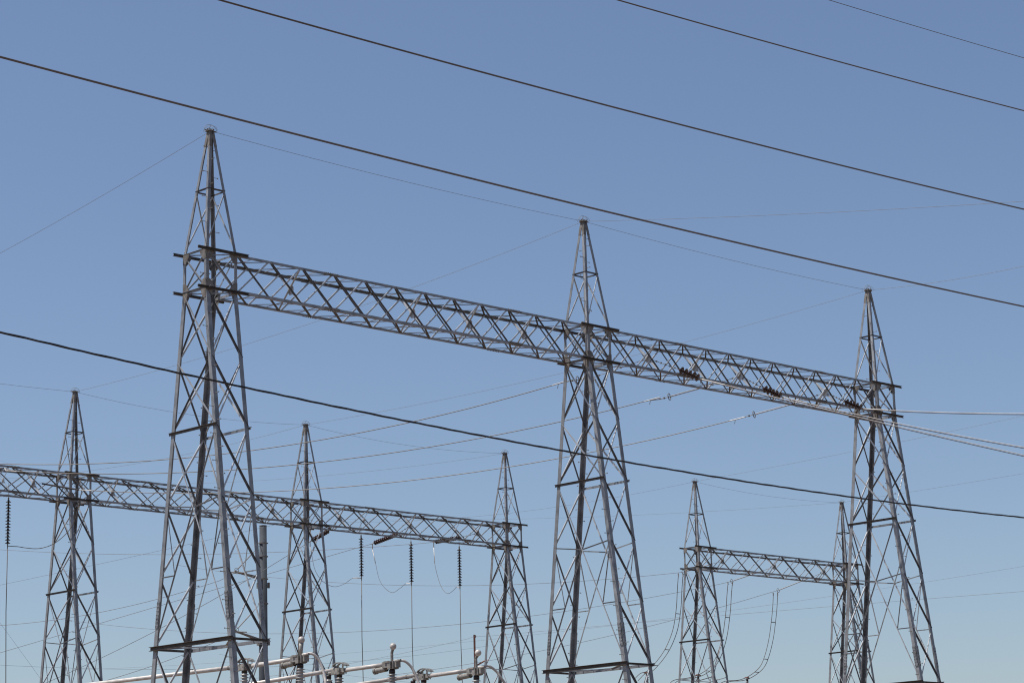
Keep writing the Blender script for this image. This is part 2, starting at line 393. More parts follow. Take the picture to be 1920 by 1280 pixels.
# ------------------------------------------------------------------ beams
def node_x(x0, x1, n, k): a = x0+W_X/2; b = x1-W_X/2; return a+(b-a)*k/n
def make_beam(x0, x1, y, n, frames, thin, label, group, hs=1.):
    t = empty('lattice_beam', (x0, y, ZB), label, 'beam', group); t['kind'] = 'thing'
    L = x1-x0; a = W_X/2; b = L-W_X/2; hy = W_Y/2; bx = lambda k: a+(b-a)*k/n
    cs = .086
    for sy in (-1, 1):
        for z, up in ((H, -1), (0, 1)):
            m = MB(); m.angle((a-.04, sy*(hy+.004), z), (b+.04, sy*(hy+.004), z), V((0, 0, up)), V((0, -sy, 0)), cs, .011)
            m.build('chord', STEEL, t)
            for xs in (a+(b-a)*.245, a+(b-a)*.77):
                s = MB(); s.box((xs, sy*(hy+.022), z+up*.05), (.62, .012, .085))
                for k in range(8): s.box((xs-.26+k*.075, sy*(hy+.034), z+up*.05), (.022, .03, .022)); s.box((xs-.26+k*.075, sy*(hy-.03), z-up*.012), (.02, .02, .03))
                s.build('splice_plate', STEEL2, t)
    def br(p0, p1, nrm, sz, layer, name, m=STEEL, cut=.05):
        p0 = V(p0); p1 = V(p1); nrm = V(nrm); d = (p1-p0).normalized(); p0 += d*cut; p1 -= d*cut
        u = nrm.cross(d).normalized(); side = abs(nrm.z) < .5
        if u.z < 0: u = -u
        off = -nrm*(.014 if layer == 0 else .028)
        q = MB(); q.angle(p0+off+u*sz/2, p1+off+u*sz/2, -u, nrm if side else -nrm, sz, .008, sz*.55); return q.build(name, m, t)
    for k in range(n):
        for sy in (-1, 1):
            br((bx(k), sy*hy, H), (bx(k+1), sy*hy, 0), (0, sy, 0), .054*hs, 0, 'lacing_bar', SHADED)
            br((bx(k), sy*hy, 0), (bx(k+1), sy*hy, H), (0, sy, 0), .052*hs, 1, 'lacing_bar', PALE_LIT)
        for z, nz in ((H, 1), (0, -1)):
            br((bx(k), -hy, z), (bx(k+1), hy, z), (0, 0, nz), .055*hs, 0, 'plan_brace', BROWN)
            br((bx(k), hy, z), (bx(k+1), -hy, z), (0, 0, nz), .034*hs, 1, 'plan_brace')
            xm = (bx(k)+bx(k+1))/2
            br((xm, -hy, z), (xm, hy, z), (0, 0, nz), .042*hs, 1, 'cross_strut')
    for k in list(frames)+list(thin):
        x = bx(k); wd = .062 if k in frames else .025
        q = MB(); q.angle((x-.02, -hy+.03, H-.04), (x-.02, hy-.03, .04), V((0, 1, 1)), V((-1, 0, 0)), wd, .009); q.build('frame_brace', PALE_LIT, t)
        q = MB(); q.angle((x+.02, hy-.03, H-.04), (x+.02, -hy+.03, .04), V((0, 1, -1)), V((1, 0, 0)), wd, .009); q.build('frame_brace', PALE_LIT, t)
        r = .17 if k in frames else .12
        q = MB(); q.plate([(x, r*.55*sx, H/2+r*sz) for sx, sz in ((-1.5, .35), (-.5, 1), (.5, 1), (1.5, .35), (1.5, -.35), (.5, -1), (-.5, -1), (-1.5, -.35))], (1, 0, 0), .014)
        q.build('gusset_plate', PALE_LIT, t)
    return t
make_beam(0, XB, 0, 12, (2, 6, 8, 10), (), 'near left span of lattice beam between the left and middle front towers', 'front gantry beams')
make_beam(XB, XC, 0, 12, (2, 4, 6, 10), (), 'near right span of lattice beam with three brown insulator strings on it', 'front gantry beams')
make_beam(5.35, 19.536, Y2, 8, (1, 4, 7), (6,), 'far lattice beam span running out of the left edge, a dark insulator string under it', 'rear gantry beams', 1.)
make_beam(19.536, 33.59, Y2, 8, (1, 4, 7), (), 'far lattice beam span seen behind the legs of the left front tower', 'rear gantry beams', 1.)
make_beam(33.59, 47.78, Y2, 8, (1, 4, 7), (2, 6), 'far lattice beam span with three dark insulator strings hanging under it', 'rear gantry beams', 1.)
make_beam(XG, XH, Y3, 8, (1, 4, 7), (), 'short far lattice beam at the right, behind the right front tower', 'rear gantry beams', 1.)

# ------------------------------------------------------------------ overhead shield wires
SGP = 'thin shield wires between tower peaks'
def sagw(p, q, sag, n=24): return [p.lerp(q, i/n)-V((0, 0, 4*sag*(i/n)*(1-i/n))) for i in range(n+1)]
def shield(p, q, sag, lab, r=.006): return wire('shield_wire', sagw(p, q, sag), r, THIN, lab, group=SGP, n=6)
shield(apex(0), apex(1), .12, 'thin wire from the left front tower peak to the middle front tower peak')
shield(apex(1), apex(2), .12, 'thin wire from the middle front tower peak to the right front tower peak')
shield(apex(8), apex(3), .15, 'thin wire entering at the left edge and ending on the leftmost distant peak')
shield(apex(3), apex(4), .32, 'thin wire between the peaks of the two left distant towers')
shield(apex(4), apex(5), .32, 'thin wire from the pole-side distant peak to the next distant peak on its right')
shield(apex(6), apex(7), .25, 'thin wire between the two small distant peaks at the right')
shield(apex(0), apex(8), .35, 'thin wire falling from the left front peak to the left edge of the picture')
shield(apex(1), apex(3), .45, 'thin wire from the middle front peak back to the leftmost distant peak')
shield(apex(2), apex(4), .45, 'thin wire from the right front peak back to the distant peak by the pole')
def tw(P, Q, img, lab, e0=0, e1=0, r=.0065, start=None, end=None, m=None, name='shield_wire', group=SGP, cat='wire', deg=2):
    return wire(name, hang(P, Q, img, e0, e1, start=start, end=end, deg=deg), r, m or THIN, lab, cat, group, 6)
aB, aC, aE, aI, aG, aH = apex(1), apex(2), apex(4), apex(5), apex(6), apex(7)
tw((aB.x, aB.y), (aB.x+2, -40), [(1400, 405.5), (1655, 393), (1920, 377.5)], 'thin wire rising gently from the middle front peak to the right edge', start=aB, e1=12)
tw((aC.x, aC.y), (aC.x+2, -40), [(1720, 534), (1920, 499)], 'thin wire from the right front peak to the right edge', start=aC, e1=25)
tw((aE.x, aE.y), (aE.x-2, 110), [(471, 823), (380, 845), (174, 881)], 'faint wire going back and left from the distant peak by the pole', start=aE, e1=40)
tw((aI.x, aI.y), (aI.x-2, 110), [(876, 861), (640, 888), (476, 901)], 'faint wire going back and left from the far beam end peak', start=aI, e1=60)
tw((aG.x, aG.y), (aG.x, 110), [(1220, 919), (1060, 948), (900, 967)], 'faint wire going left from the peak of the short far beam tower', start=aG, e1=110)
tw((aG.x, aG.y), (aG.x, -40), [(1421, 880), (1592, 848), (1731, 819), (1920, 779)], 'faint wire from the short far beam tower peak up to the right edge', start=aG, e1=30)
tw((aH.x, aH.y), (aH.x, 110), [(1498, 947), (1220, 964), (985, 972)], 'faint wire going left from the smallest distant peak', start=aH, e1=110)
tw((aH.x, aH.y), (aH.x, -40), [(1686, 925), (1920, 887)], 'faint wire from the smallest distant peak to the right edge', start=aH, e1=30)
tw((80, 60), (92, -20), [(1220, 1163), (1559, 1117), (1743, 1089), (1920, 1061)], 'faint long wire low at the right, crossing behind the short far beam', e0=60, e1=30, r=.0075)
tw((27, 110), (31, 36.3), [(0, 1096), (240, 1046), (360, 1017), (482, 990), (520, 983)], 'faint wire crossing behind the left front tower legs', e0=30, e1=0, r=.0075)
tw((10, 100), (60, 100), [(0, 1246), (160, 1252), (360, 1254), (420, 1252)], 'faint level wire low behind the left front tower', e0=20, e1=30, r=.009)
tw((-10, 110), (40, 100), [(0, 1167), (33, 1212), (75, 1270)], 'faint wire slanting steeply down at the lower left corner', e0=6, e1=3, r=.0075)
tw((40, 120), (90, 120), [(600, 1258), (700, 1271), (790, 1280)], 'faint wire falling behind the white tubes at the bottom', e0=12, e1=20, r=.009)

# ------------------------------------------------------------------ near overhead conductors crossing the picture
NG = 'heavy conductors crossing overhead'
def near(perp, img, r, lab, m=WIRED, name='overhead_conductor'):
    y = CAM.y+perp
    return hang((-60, y), (60, y), img, 22, 30, 60)
wire('overhead_conductor', near(23, [(0, 107), (400, 212.8), (870, 329.5), (1400, 460.3), (1920, 574.3)], 0, ''), .0135, WIRED, 'lowest of the three heavy brown conductors, passing over the left front peak', 'conductor', NG, 10)
wire('overhead_conductor', near(25, [(410, 0), (900, 134), (1400, 266), (1920, 392.3)], 0, ''), .0135, WIRED, 'middle heavy brown conductor crossing the sky from the top edge', 'conductor', NG, 10)
wire('overhead_conductor', near(27, [(1157, 0), (1400, 68.3), (1560, 112.5), (1920, 207.8)], 0, ''), .0125, WIRED, 'topmost heavy brown conductor in the upper right sky', 'conductor', NG, 10)
wire('overhead_shield_wire', near(26, [(1553, 0), (1740, 56.3), (1920, 109)], 0, ''), .0062, WIRED, 'thin wire cutting the upper right corner', 'wire', None, 8)
path = near(22, [(0, 622), (300, 691.5), (640, 764.5), (1100, 852), (1253, 880), (1620, 933.7), (1920, 970)], 0, '')
fine = smooth_curve(path[::3], 60)
tc_ = empty('twisted_cable', fine[0], 'black twisted cable crossing in front of all the towers', 'cable')
s_acc = 0; tracks = [[], [], []]
for i, p in enumerate(fine):
    if i: s_acc += (p-fine[i-1]).length
    d = (fine[min(i+1, len(fine)-1)]-fine[max(i-1, 0)]).normalized(); u = d.cross(V((0, 0, 1))).normalized(); v_ = u.cross(d)
    for k in range(3):
        a = s_acc/1.15*2*math.pi+k*2.094
        tracks[k].append(p+(u*math.cos(a)+v_*math.sin(a))*.0068-fine[0])
for k in range(3):
    b = MB(); b.tube(tracks[k], .0072 if k else .005, 6); b.build('strand', BLACK, tc_, True)

# ------------------------------------------------------------------ insulators
def disc_mb():
    b = MB(); b.lathe([(.0, .146), (.025, .146), (.032, .125), (.050, .115), (.052, .07), (.060, .062), (.122, .036), (.127, .024), (.118, .022), (.10, .034), (.086, .026), (.07, .034), (.045, .026), (.02, .03), (.014, .0)], 18)
    return b
_disc = {}
def disc(m, parent, M, sc=1.):
    key = m.name
    if key not in _disc:
        o = disc_mb().build('insulator_disc', m, None, True); _disc[key] = o
    else:
        o = _disc[key].copy(); COL.objects.link(o)
    o.parent = parent; o.matrix_local = M @ Matrix.Diagonal((sc, sc, 1, 1))
    return o
def string(P, d, n, m, label, group, name='insulator_string', hang0=.0, pitch=.146, sc=1.):
    """P: point where the first disc cap is; d: direction away from the beam"""
    d = V(d).normalized(); t = empty(name, P, label, 'insulator', group)
    R = frame_to(-d)
    for k in range(n):
        disc(m, t, Matrix.Translation(d*(pitch*(k+1))) @ R, sc)
    if hang0:
        l = MB(); l.tube([-d*hang0, V((0, 0, 0))], .012, 6)
        q = hang0
        while q > .1: l.box(-d*q, (.05, .05, .05)); q -= .22
        l.build('link_rod', STEEL2, t)
    return t, V(P)+d*pitch*n
def node(x0, x1, n, k, y=0): return V((node_x(x0, x1, n, k), y, ZB+H/2))

# near right span: three strings toward the right, three polymer rods toward the far gantry
SB = 'brown bell insulators on the near right beam span'; CB = 'pale conductors leaving the near beam to the right'
CF = 'conductors from the near beam back to the far gantry'; PF = 'polymer rods behind the near beam'
words = ('left', 'middle', 'right')
st_img = [((1272, 692), (1309, 708)), ((1430, 727), (1463, 742)), ((1583, 752), (1614, 764))]
c_img = [[(1400, 731), (1550, 768), (1740, 812), (1920, 853)], [(1600, 775), (1740, 805), (1920, 838)], [(1680, 769), (1740, 772), (1920, 775)]]
l_img = [[(1000, 733), (860, 768), (700, 806), (475, 843), (287, 860), (100, 876)], [(1190, 759), (1000, 797), (860, 823), (700, 852), (475, 881), (220, 894.7)], [(1350, 792), (1200, 829), (1060, 858), (860, 888), (700, 908), (475, 921), (220, 922)]]
r_img = [(1082, 712), (1254, 743.7), (1413, 777)]
c2_img = [(1113, 707), (1340, 720), (1497, 754)]
far_k = [1, 4, 7]
for i, k in enumerate((2, 6, 10)):
    G = node(XB, XC, 12, k); Q = (G.x+.3, G.y-.95)
    a = at_plane(*st_img[i][0], (G.x, G.y), Q); b = at_plane(*st_img[i][1], (G.x, G.y), Q); d = (b-a).normalized()
    t, e = string(a, d, 5, PORC, words[i]+' of the three short brown bell strings on the near right beam span', SB, pitch=max(.146, (b-a).length/5), sc=1.15)
    l = MB(); l.tube([G-a, V((0, 0, 0))], .012, 6)
    for q in range(6): l.box((G-a)*(.12+q*.15), (.05, .05, .05))
    l.build('link_rod', STEEL2, t)
    cl = MB(); cl.tube([e-a, e-a+d*.16], .03, 8); cl.box(e-a+d*.12-V((0, 0, .07)), (.04, .04, .16)); cl.build('clamp', CAST, t)
    s0 = e+d*.14
    pts = hang((G.x, G.y), Q, c_img[i], 0, 14, 50, start=s0)
    c = empty('line_conductor', s0, ('pale twin conductor running down right from the %s brown bell string' % words[i]), 'conductor', CB)
    nd = len(pts)
    b1 = MB(); b1.tube([p-s0 for p in pts], .013, 8); b1.build('strand', ALU, c, True)
    b2 = MB(); b2.tube([p-s0+V((.02, .02, -.036*min(1, j/4))) for j, p in enumerate(pts)], .012, 8); b2.build('strand', WIRE, c, True)
    sl_ = MB(); pp = [p-s0 for p in hang((G.x, G.y), Q, c_img[i], 0, 14, 400, start=s0)]
    acc = [pp[0]]; L = 0
    for j in range(1, len(pp)):
        L += (pp[j]-pp[j-1]).length; acc.append(pp[j])
        if L > 1.0: break
    sl_.tube(acc, .022, 8); sl_.build('sleeve', WHITE, c, True)
    # rod and conductor to the far gantry
    F = V((node_x(5.35, 19.536, 8, far_k[i]), Y2, ZB+H/2))
    plan = ((G.x, G.y), (F.x, F.y))
    ra = at_plane(*c2_img[i], *plan); rb = at_plane(*r_img[i], *plan); dr = (rb-ra).normalized()
    t = empty('polymer_insulator', ra, 'grey polymer rod with a grading ring, %s of three behind the near beam' % words[i], 'insulator', PF)
    l = MB(); l.tube([G-ra, V((0, 0, 0))], .011, 6)
    for q in range(5): l.box((G-ra)*(.1+q*.2), (.05, .05, .05))
    l.build('link_rod', STEEL2, t)
    Ls = (rb-ra).length; prof = [(.012, 0)]; z = .05
    while z < Ls-.08: prof += [(.02, z), (.042, z+.012), (.02, z+.024)]; z += .055
    prof += [(.012, Ls)]
    s = MB(); s.lathe(prof, 10, frame_to(dr)); s.build('shed_rod', POLY, t, True)
    s = MB(); R = frame_to(dr)
    s.tube([(R @ V((.13*math.cos(q), .13*math.sin(q), 0)))+dr*(Ls-.02) for q in [2*math.pi*j/20 for j in range(20)]], .016, 6, closed=True)
    s.tube([(R @ V((-.13, 0, 0)))+dr*(Ls-.02), (R @ V((.13, 0, 0)))+dr*(Ls-.02)], .01, 6); s.build('grading_ring', STEEL2, t, True)
    ce = rb+dr*.35
    s = MB(); s.tube([dr*Ls, dr*(Ls+.35)], .014, 6); s.box(dr*(Ls+.2), (.06, .06, .06)); s.build('shackle', STEEL2, t)
    # far dead end
    if i == 2:
        fe = at_plane(149, 918, *plan); fb = at_plane(77, 906, *plan)
    else:
        fe = at_plane(l_img[i][-1][0], l_img[i][-1][1], *plan); fe = None; fb = None
    if fe is not None:
        pts = hang(*plan, l_img[i], 0, 0, 60, start=ce, end=fe)
    else:
        fe = F+V((0, 0, -.1))+(V((G.x, G.y, 0))-V((F.x, F.y, 0))).normalized()*3.6
        pts = hang(*plan, l_img[i], 0, 0, 60, start=ce, end=fe)
    o0 = pts[0]
    c = empty('line_conductor', o0, ('conductor from the %s polymer rod sagging back left to the far gantry' % words[i]), 'conductor', CF)
    b1 = MB(); b1.tube([p-o0 for p in pts], .017, 8); b1.build('strand', WIRE, c, True)
    pp = [p-o0 for p in hang(*plan, l_img[i], 0, 0, 600, start=ce, end=fe)]
    for seq in (pp[:14], pp[-14:]):
        s = MB(); s.tube(seq, .022, 8); s.build('sleeve', WHITE, c, True)
    s = MB(); e_ = pp[8]; s.tube([e_, e_+V((.05, .1, -.16))], .012, 6); s.build('jumper_lug', CAST, c)
    # the far string
    if fb is None: fb = F
    t = empty('polymer_insulator', fe, 'dark polymer rod at the far beam, %s of the incoming three' % words[i], 'insulator', 'polymer rods at the far left beam span')
    df = (fb-fe); Lf = df.length; df.normalize(); prof = [(.012, 0)]; z = .05
    while z < Lf-.08: prof += [(.02, z), (.045, z+.012), (.02, z+.024)]; z += .055
    prof += [(.012, Lf)]
    s = MB(); s.lathe(prof, 10, frame_to(df)); s.build('shed_rod', PORCD, t, True)
    s = MB(); s.tube([fb-fe, F-fe], .012, 6); s.build('link_rod', STEEL2, t)

# ------------------------------------------------------------------ strings and droppers at the far gantry
SUS = 'dark bell strings hanging under the far beam'; DRP = 'vertical dropper conductors under the far beam'
sus = [(16, 936, 1019, 'at the left edge', 5.35, 6), (677, 1006, 1087, 'left of the three under the middle far span', 33.59, 2),
       (770.5, 1018, 1099, 'middle of the three under the middle far span', 33.59, 4), (861, 1027, 1102, 'right of the three under the middle far span', 33.59, 6)]
SB_END = []
for px, y0, y1, lab, x0, k in sus:
    P = at_y(px, y0, Y2); E = at_y(px, y1, Y2)
    t, e = string(P, (0, 0, -1), 14, PORCD, 'dark brown vertical bell string '+lab, SUS)
    l = MB(); topz = ZB+H/2-P.z; l.tube([(0, 0, 0), (0, 0, topz)], .010, 6); l.box((0, 0, .05), (.05, .05, .10)); l.box((0, 0, topz*.5), (.04, .04, .1))
    l.build('link_rod', STEEL2, t)
    cl = MB(); cl.tube([e-P, e-P-V((0, 0, .12))], .03, 8); cl.build('clamp', CAST, t)
    bb = e-V((0, 0, .10)); SB_END.append(bb)
    wire('dropper_conductor', [bb, bb-V((0, -.02, 3)), V((bb.x+.12, bb.y, 8)), V((bb.x+.15, bb.y, 5.2))], .020, WIRED, 'vertical dropper wire below the bell string '+lab, 'conductor', DRP)
STR = 'strain strings on the far beam'; OUT = 'conductors leaving the far gantry into the distance'; JMP = 'looping jumper wires under the far beams'
e_img = [[(584, 1013), (549, 1032), (487, 1077), (350, 1149), (240, 1208), (160, 1247)],
         [(700, 1017), (640, 1034), (572, 1055), (479, 1083), (240, 1152), (0, 1223)],
         [(814, 1016), (740, 1022), (582, 1032), (420, 1038), (240, 1038), (0, 1030)]]
e_str = [((617, 994), (586, 1012)), ((745, 1001), (703, 1017)), ((864, 1007), (818, 1015))]
e_dir = [(-3, 60), (-3, 60), (-3, 60)]
STR_END = []
for i, k in enumerate((1, 4, 7)):
    G = V((node_x(33.59, 47.78, 8, k), Y2, ZB+H/2)); plan = ((G.x, G.y), (G.x+e_dir[i][0], G.y+e_dir[i][1]))
    a = at_plane(*e_str[i][0], *plan); b = at_plane(*e_str[i][1], *plan); d = (b-a).normalized()
    n = max(8, min(14, int((b-a).length/.146)))
    t, e = string(a, d, n, PORC if i < 2 else PORCD, 'slanting strain bell string, %s of three on the middle far span' % words[i], STR, pitch=(b-a).length/n)
    l = MB(); l.tube([G-a, V((0, 0, 0))], .012, 6)
    for q in range(4): l.box((G-a)*(.15+q*.22), (.05, .05, .05))
    l.build('link_rod', STEEL2, t)
    cl = MB(); cl.tube([e-a, e-a+d*.25], .03, 8); cl.tube([e-a+d*.2, e-a+d*.2-V((0, 0, .35))], .024, 8); cl.build('clamp', CAST, t)
    e2 = e+d*.2; STR_END.append(e2-V((0, 0, .3)))
    pts = hang(*plan, e_img[i][1:], 0, 40, 60, start=e2)
    wire('line_conductor', pts, .014, THIN, 'dark conductor going back left from the %s strain string of the middle far span' % words[i], 'conductor', OUT, 6)
j_img = [[(584, 1035), (590, 1066), (604, 1088), (625, 1099), (645, 1094), (662, 1083)], [(704, 1055), (711, 1085), (722, 1102), (736, 1110), (750, 1102), (762, 1093)], [(815, 1055), (822, 1085), (830, 1104), (840, 1112), (850, 1106), (857, 1099)]]
for i in range(3):
    S_ = STR_END[i]; E_ = SB_END[i+1]; n_ = len(j_img[i]); pts = [S_]
    for q, (px, py) in enumerate(j_img[i]):
        y = S_.y+(E_.y-S_.y)*(q+1)/(n_+1); pts.append(at_y(px, py, y))
    t = empty('jumper', S_, 'looping jumper from strain string to bell string, %s of three' % words[i], 'wire', JMP)
    b = MB(); b.tube([p-S_ for p in smooth_curve(pts+[E_], 8)], .013, 6); b.build('strand', THIN, t, True)
    s = MB(); s.tube([V((0, 0, 0)), pts[1]-S_], .022, 8); s.build('sleeve', WHITE, t, True)
    s = MB(); s.tube([pts[-1]-S_, E_-S_], .022, 8); s.build('sleeve', WHITE, t, True)
# jumper at the left edge
_pl = ((node_x(XB, XC, 12, 10), 0), (node_x(5.35, 19.536, 8, 7), Y2))
S_ = at_plane(153, 919, *_pl); E_ = SB_END[0]
jp = [(150, 937), (143, 965), (136, 984), (120, 1004), (100, 1019), (82, 1026), (65, 1028), (45, 1026), (32, 1024)]
pts = [S_]+[at_y(px, py, S_.y+(E_.y-S_.y)*(q+1)/(len(jp)+1)) for q, (px, py) in enumerate(jp)]+[E_]
wire('jumper', smooth_curve(pts, 6), .017, WIRED, 'dark looping jumper from the bell string at the left edge to the leftmost distant tower', 'wire', JMP)

# ------------------------------------------------------------------ short far gantry: three lines toward the left, twin jumpers down
TJ = 'twin jumpers dropping from the short far beam'; GL = 'conductors running left from the short far beam'; GP = 'polymer rods under the short far beam'
g_img = [[(1220, 1078), (1035, 1092), (900, 1097), (784, 1097), (640, 1092), (501, 1081)],
         [(1345, 1096), (1220, 1119), (1035, 1149), (740, 1179), (640, 1185), (475, 1187)],
         [(1451, 1110), (1340, 1137), (1220, 1172), (1060, 1213), (913, 1237)]]
g_ring = [(1281, 1072), (1372, 1089), (1459, 1106)]
tj = [[(1272, 1076), (1270, 1105), (1268, 1140), (1262, 1178), (1250, 1210), (1235, 1234), (1215, 1256), (1200, 1262), (1188, 1274)],
      [(1365, 1092), (1363, 1115), (1361, 1146), (1355, 1190), (1345, 1225), (1332, 1248), (1312, 1263), (1290, 1270), (1262, 1275), (1250, 1290)],
      [(1450, 1112), (1449, 1135), (1447, 1157), (1442, 1195), (1434, 1228), (1424, 1250), (1405, 1266), (1385, 1274), (1360, 1276), (1345, 1284)]]
GS = []
for i, k in enumerate((1, 4, 7)):
    G = V((node_x(XG, XH, 8, k), Y3, ZB+H/2)); plan = ((G.x, G.y), (G.x-1.5*(3-i), G.y+60))
    rb = at_plane(*g_ring[i], *plan); dr = (rb-G); L = dr.length; dr.normalize()
    t = empty('polymer_insulator', G, 'thin grey polymer rod, %s of three under the short far beam' % words[i], 'insulator', GP)
    prof = [(.010, .8)]; z = .9
    while z < L-.08: prof += [(.018, z), (.040, z+.012), (.018, z+.024)]; z += .055
    prof += [(.012, L)]
    s = MB(); s.lathe(prof, 8, frame_to(dr)); s.build('shed_rod', POLY, t, True)
    s = MB(); s.tube([V((0, 0, 0)), dr*.8], .012, 6); s.build('link_rod', STEEL2, t)
    s = MB(); R = frame_to(dr); s.tube([(R @ V((.13*math.cos(q), .13*math.sin(q), 0)))+dr*L for q in [2*math.pi*j/16 for j in range(16)]], .016, 6, closed=True); s.build('grading_ring', STEEL2, t, True)
    pts = hang(*plan, g_img[i], 0, 25 if i == 1 else 10, 60, start=rb)
    wire('line_conductor', pts, .014, THIN, '%s of the three conductors running left from the short far beam' % words[i], 'conductor', GL, 6)
    # twin jumper
    P0 = at_plane(*tj[i][0], *plan); yb = P0.y
    t = empty('twin_jumper', P0, 'twin spaced jumper dropping in a curve from the %s rod of the short far beam' % words[i], 'wire', TJ)
    path = smooth_curve([at_y(px, py, yb+q*.05) for q, (px, py) in enumerate(tj[i])], 8)
    offs = [(V((0, 0, 0)), V((.0, 0, 0))), (V((.32, -.05, 0)), V((0, 0, .0)))]
    A_ = [p-P0 for p in path]; B_ = [p-P0+V((.30, -.10, -.02)) for p in path]
    for tr in (A_, B_): b = MB(); b.tube(tr, .021, 6); b.build('strand', WIRED, t, True)
    for q in (18, 34, 44):
        if q < len(A_): b = MB(); b.tube([A_[q], B_[q]], .025, 6); b.build('spacer', STEEL2, t)
    b = MB(); b.tube([A_[0]+V((0, .02, .06)), A_[0]-V((0, 0, .12))], .035, 8); b.tube([B_[0]+V((0, .0, .10)), B_[0]-V((0, 0, .12))], .035, 8); b.build('clamp', CAST, t)
    GS.append(at_y(*((1213, 1262), (1309, 1266), (1401, 1271))[i], yb+.3))

def shed_profile(h, r0, r1, n, z0=0):
    p = [(r0, z0)]
    for k in range(n):
        z = z0+h*(k+.25)/n; q = h/n; p += [(r0, z), (r1, z+q*.12), (r1*.98, z+q*.2), (r0, z+q*.48)]
    return p+[(r0, z0+h)]
def post(P, h, r0, r1, n, label, group, legh, m=POSTI, name='post_insulator'):
    t = empty(name, (P.x, P.y, 0), label, 'insulator', group)
    s = MB(); s.lathe(shed_profile(h, r0, r1, n, P.z-h), 18); s.build('shed_stack', m, t, True)
    c = MB(); c.lathe([(r0*1.15, P.z-.002), (r0*1.15, P.z+.13), (r0*.7, P.z+.15)], 16); c.build('top_cap', PORCD, t, True)
    c = MB(); c.lathe([(r0*1.6, P.z-h-.1), (r0*1.6, P.z-h+.002)], 16); c.build('base_flange', CAST, t)
    return t
PG = 'small post insulators under the twin jumpers'
for i, P in enumerate(GS):
    t = post(P-V((0, 0, .16)), 1.5, .06, .13, 14, 'small post insulator top where the %s twin jumper lands' % words[i], PG, 0)
    b = MB(); b.box((0, 0, P.z+.06), (.16, .16, .08)); b.tube([(-.25, 0, P.z+.03), (.25, 0, P.z+.03)], .03, 8); b.build('clamp', RUST, t)
    b = MB(); z = P.z-1.76; b.tube([(0, 0, 0), (0, 0, z)], .11, 12); b.build('support_pipe', STEEL, t)

# ------------------------------------------------------------------ grey steel pole behind the left front tower
pc = at_y(493.5, 1100, 44.0)
ptop = at_y(493.5, 986, 44.0).z
pole = empty('steel_pole', (pc.x, pc.y, 0), 'smooth round grey steel pole seen behind the left front tower', 'pole')
b = MB(); b.tube([(0, 0, 0), (0, 0, ptop)], [.33, .195], 24); b.build('shaft', POLE, pole, True)
b = MB(); b.tube([(0, 0, ptop), (0, 0, ptop+.04)], .205, 24); b.build('top_cap', STEEL2, pole)
for py in (1018, 1043, 1085, 1131, 1208):
    z = at_y(493.5, py, 44.0).z; b = MB(); rr = .235+.008*(ptop-z)
    b.tube([(0, 0, z-.03), (0, 0, z+.03)], rr, 24)
    b.tube([(-.27*RT.x, -.27*RT.y, z), (.27*RT.x, .27*RT.y, z)], .03, 6); b.build('band', STEEL2, pole)
for py in (1097, 1204):
    z = at_y(493.5, py, 44.0).z
    for sx in (-1, 1):
        b = MB(); b.box((sx*.29*RT.x, sx*.29*RT.y, z), (.10, .10, .30)); b.build('bracket', STEEL2, pole)
for i, ((rx, ry), (tx, ty), (gx, gy), lab) in enumerate((((487, 1083), (441, 1071), (488, 1021), 'upper'), ((487, 1199), (441, 1182), (488, 1131), 'lower'))):
    R0 = at_y(rx, ry, 44.0); T0 = at_y(tx, ty, 44.0-.6); G0 = at_y(gx, gy, 44.0); o = V((pc.x, pc.y, 0))
    arm = MB(); arm.tube([R0-o, T0-o], [.085, .055], 10); ao = arm.build('arm', ALU if 0 else CAST, pole, True)
    t = empty('brace_insulator', T0, '%s thin sloping insulator rod on the arm of the grey pole' % lab, 'insulator', 'insulator rods on the grey pole')
    d = (G0-T0); L = d.length; d.normalize(); s = MB(); s.lathe(shed_profile(L*.62, .018, .04, 26, L*.1), 8, frame_to(d)); s.build('shed_rod', POLY, t, True)
    s = MB(); s.tube([V((0, 0, .05)), d*L*.1], .014, 6); s.tube([d*L*.72, d*L], .014, 6)
    s.tube([d*L*.06+(frame_to(d) @ V((.12*math.cos(a), .12*math.sin(a), 0))) for a in [6.283*j/14 for j in range(14)]], .014, 5, closed=True); s.build('link_rod', STEEL2, t)
    s = MB(); s.tube([V((-.25, .1, -.04)), V((.55, -.3, -.06))], .03, 8); s.box((0, 0, -.02), (.1, .1, .14)); s.build('clamp', CAST, t)
    if i == 0:
        wire('line_conductor', hang((T0.x, T0.y), (T0.x-2, T0.y+60), [(423, 1085), (350, 1114), (240, 1135), (120, 1155), (0, 1173.5)], 0, 30, start=T0-V((0, 0, .06))), .014, THIN, 'dark conductor going left from the upper arm of the grey pole', 'conductor', 'conductors held by the grey pole', 6)
    else:
        wire('line_conductor', hang((T0.x, T0.y), (T0.x-2, T0.y+60), [(412, 1203), (350, 1224), (300, 1241), (200, 1275)], 0, 20, start=T0-V((0, 0, .06))), .014, THIN, 'dark conductor going left from the lower arm of the grey pole', 'conductor', 'conductors held by the grey pole', 6)

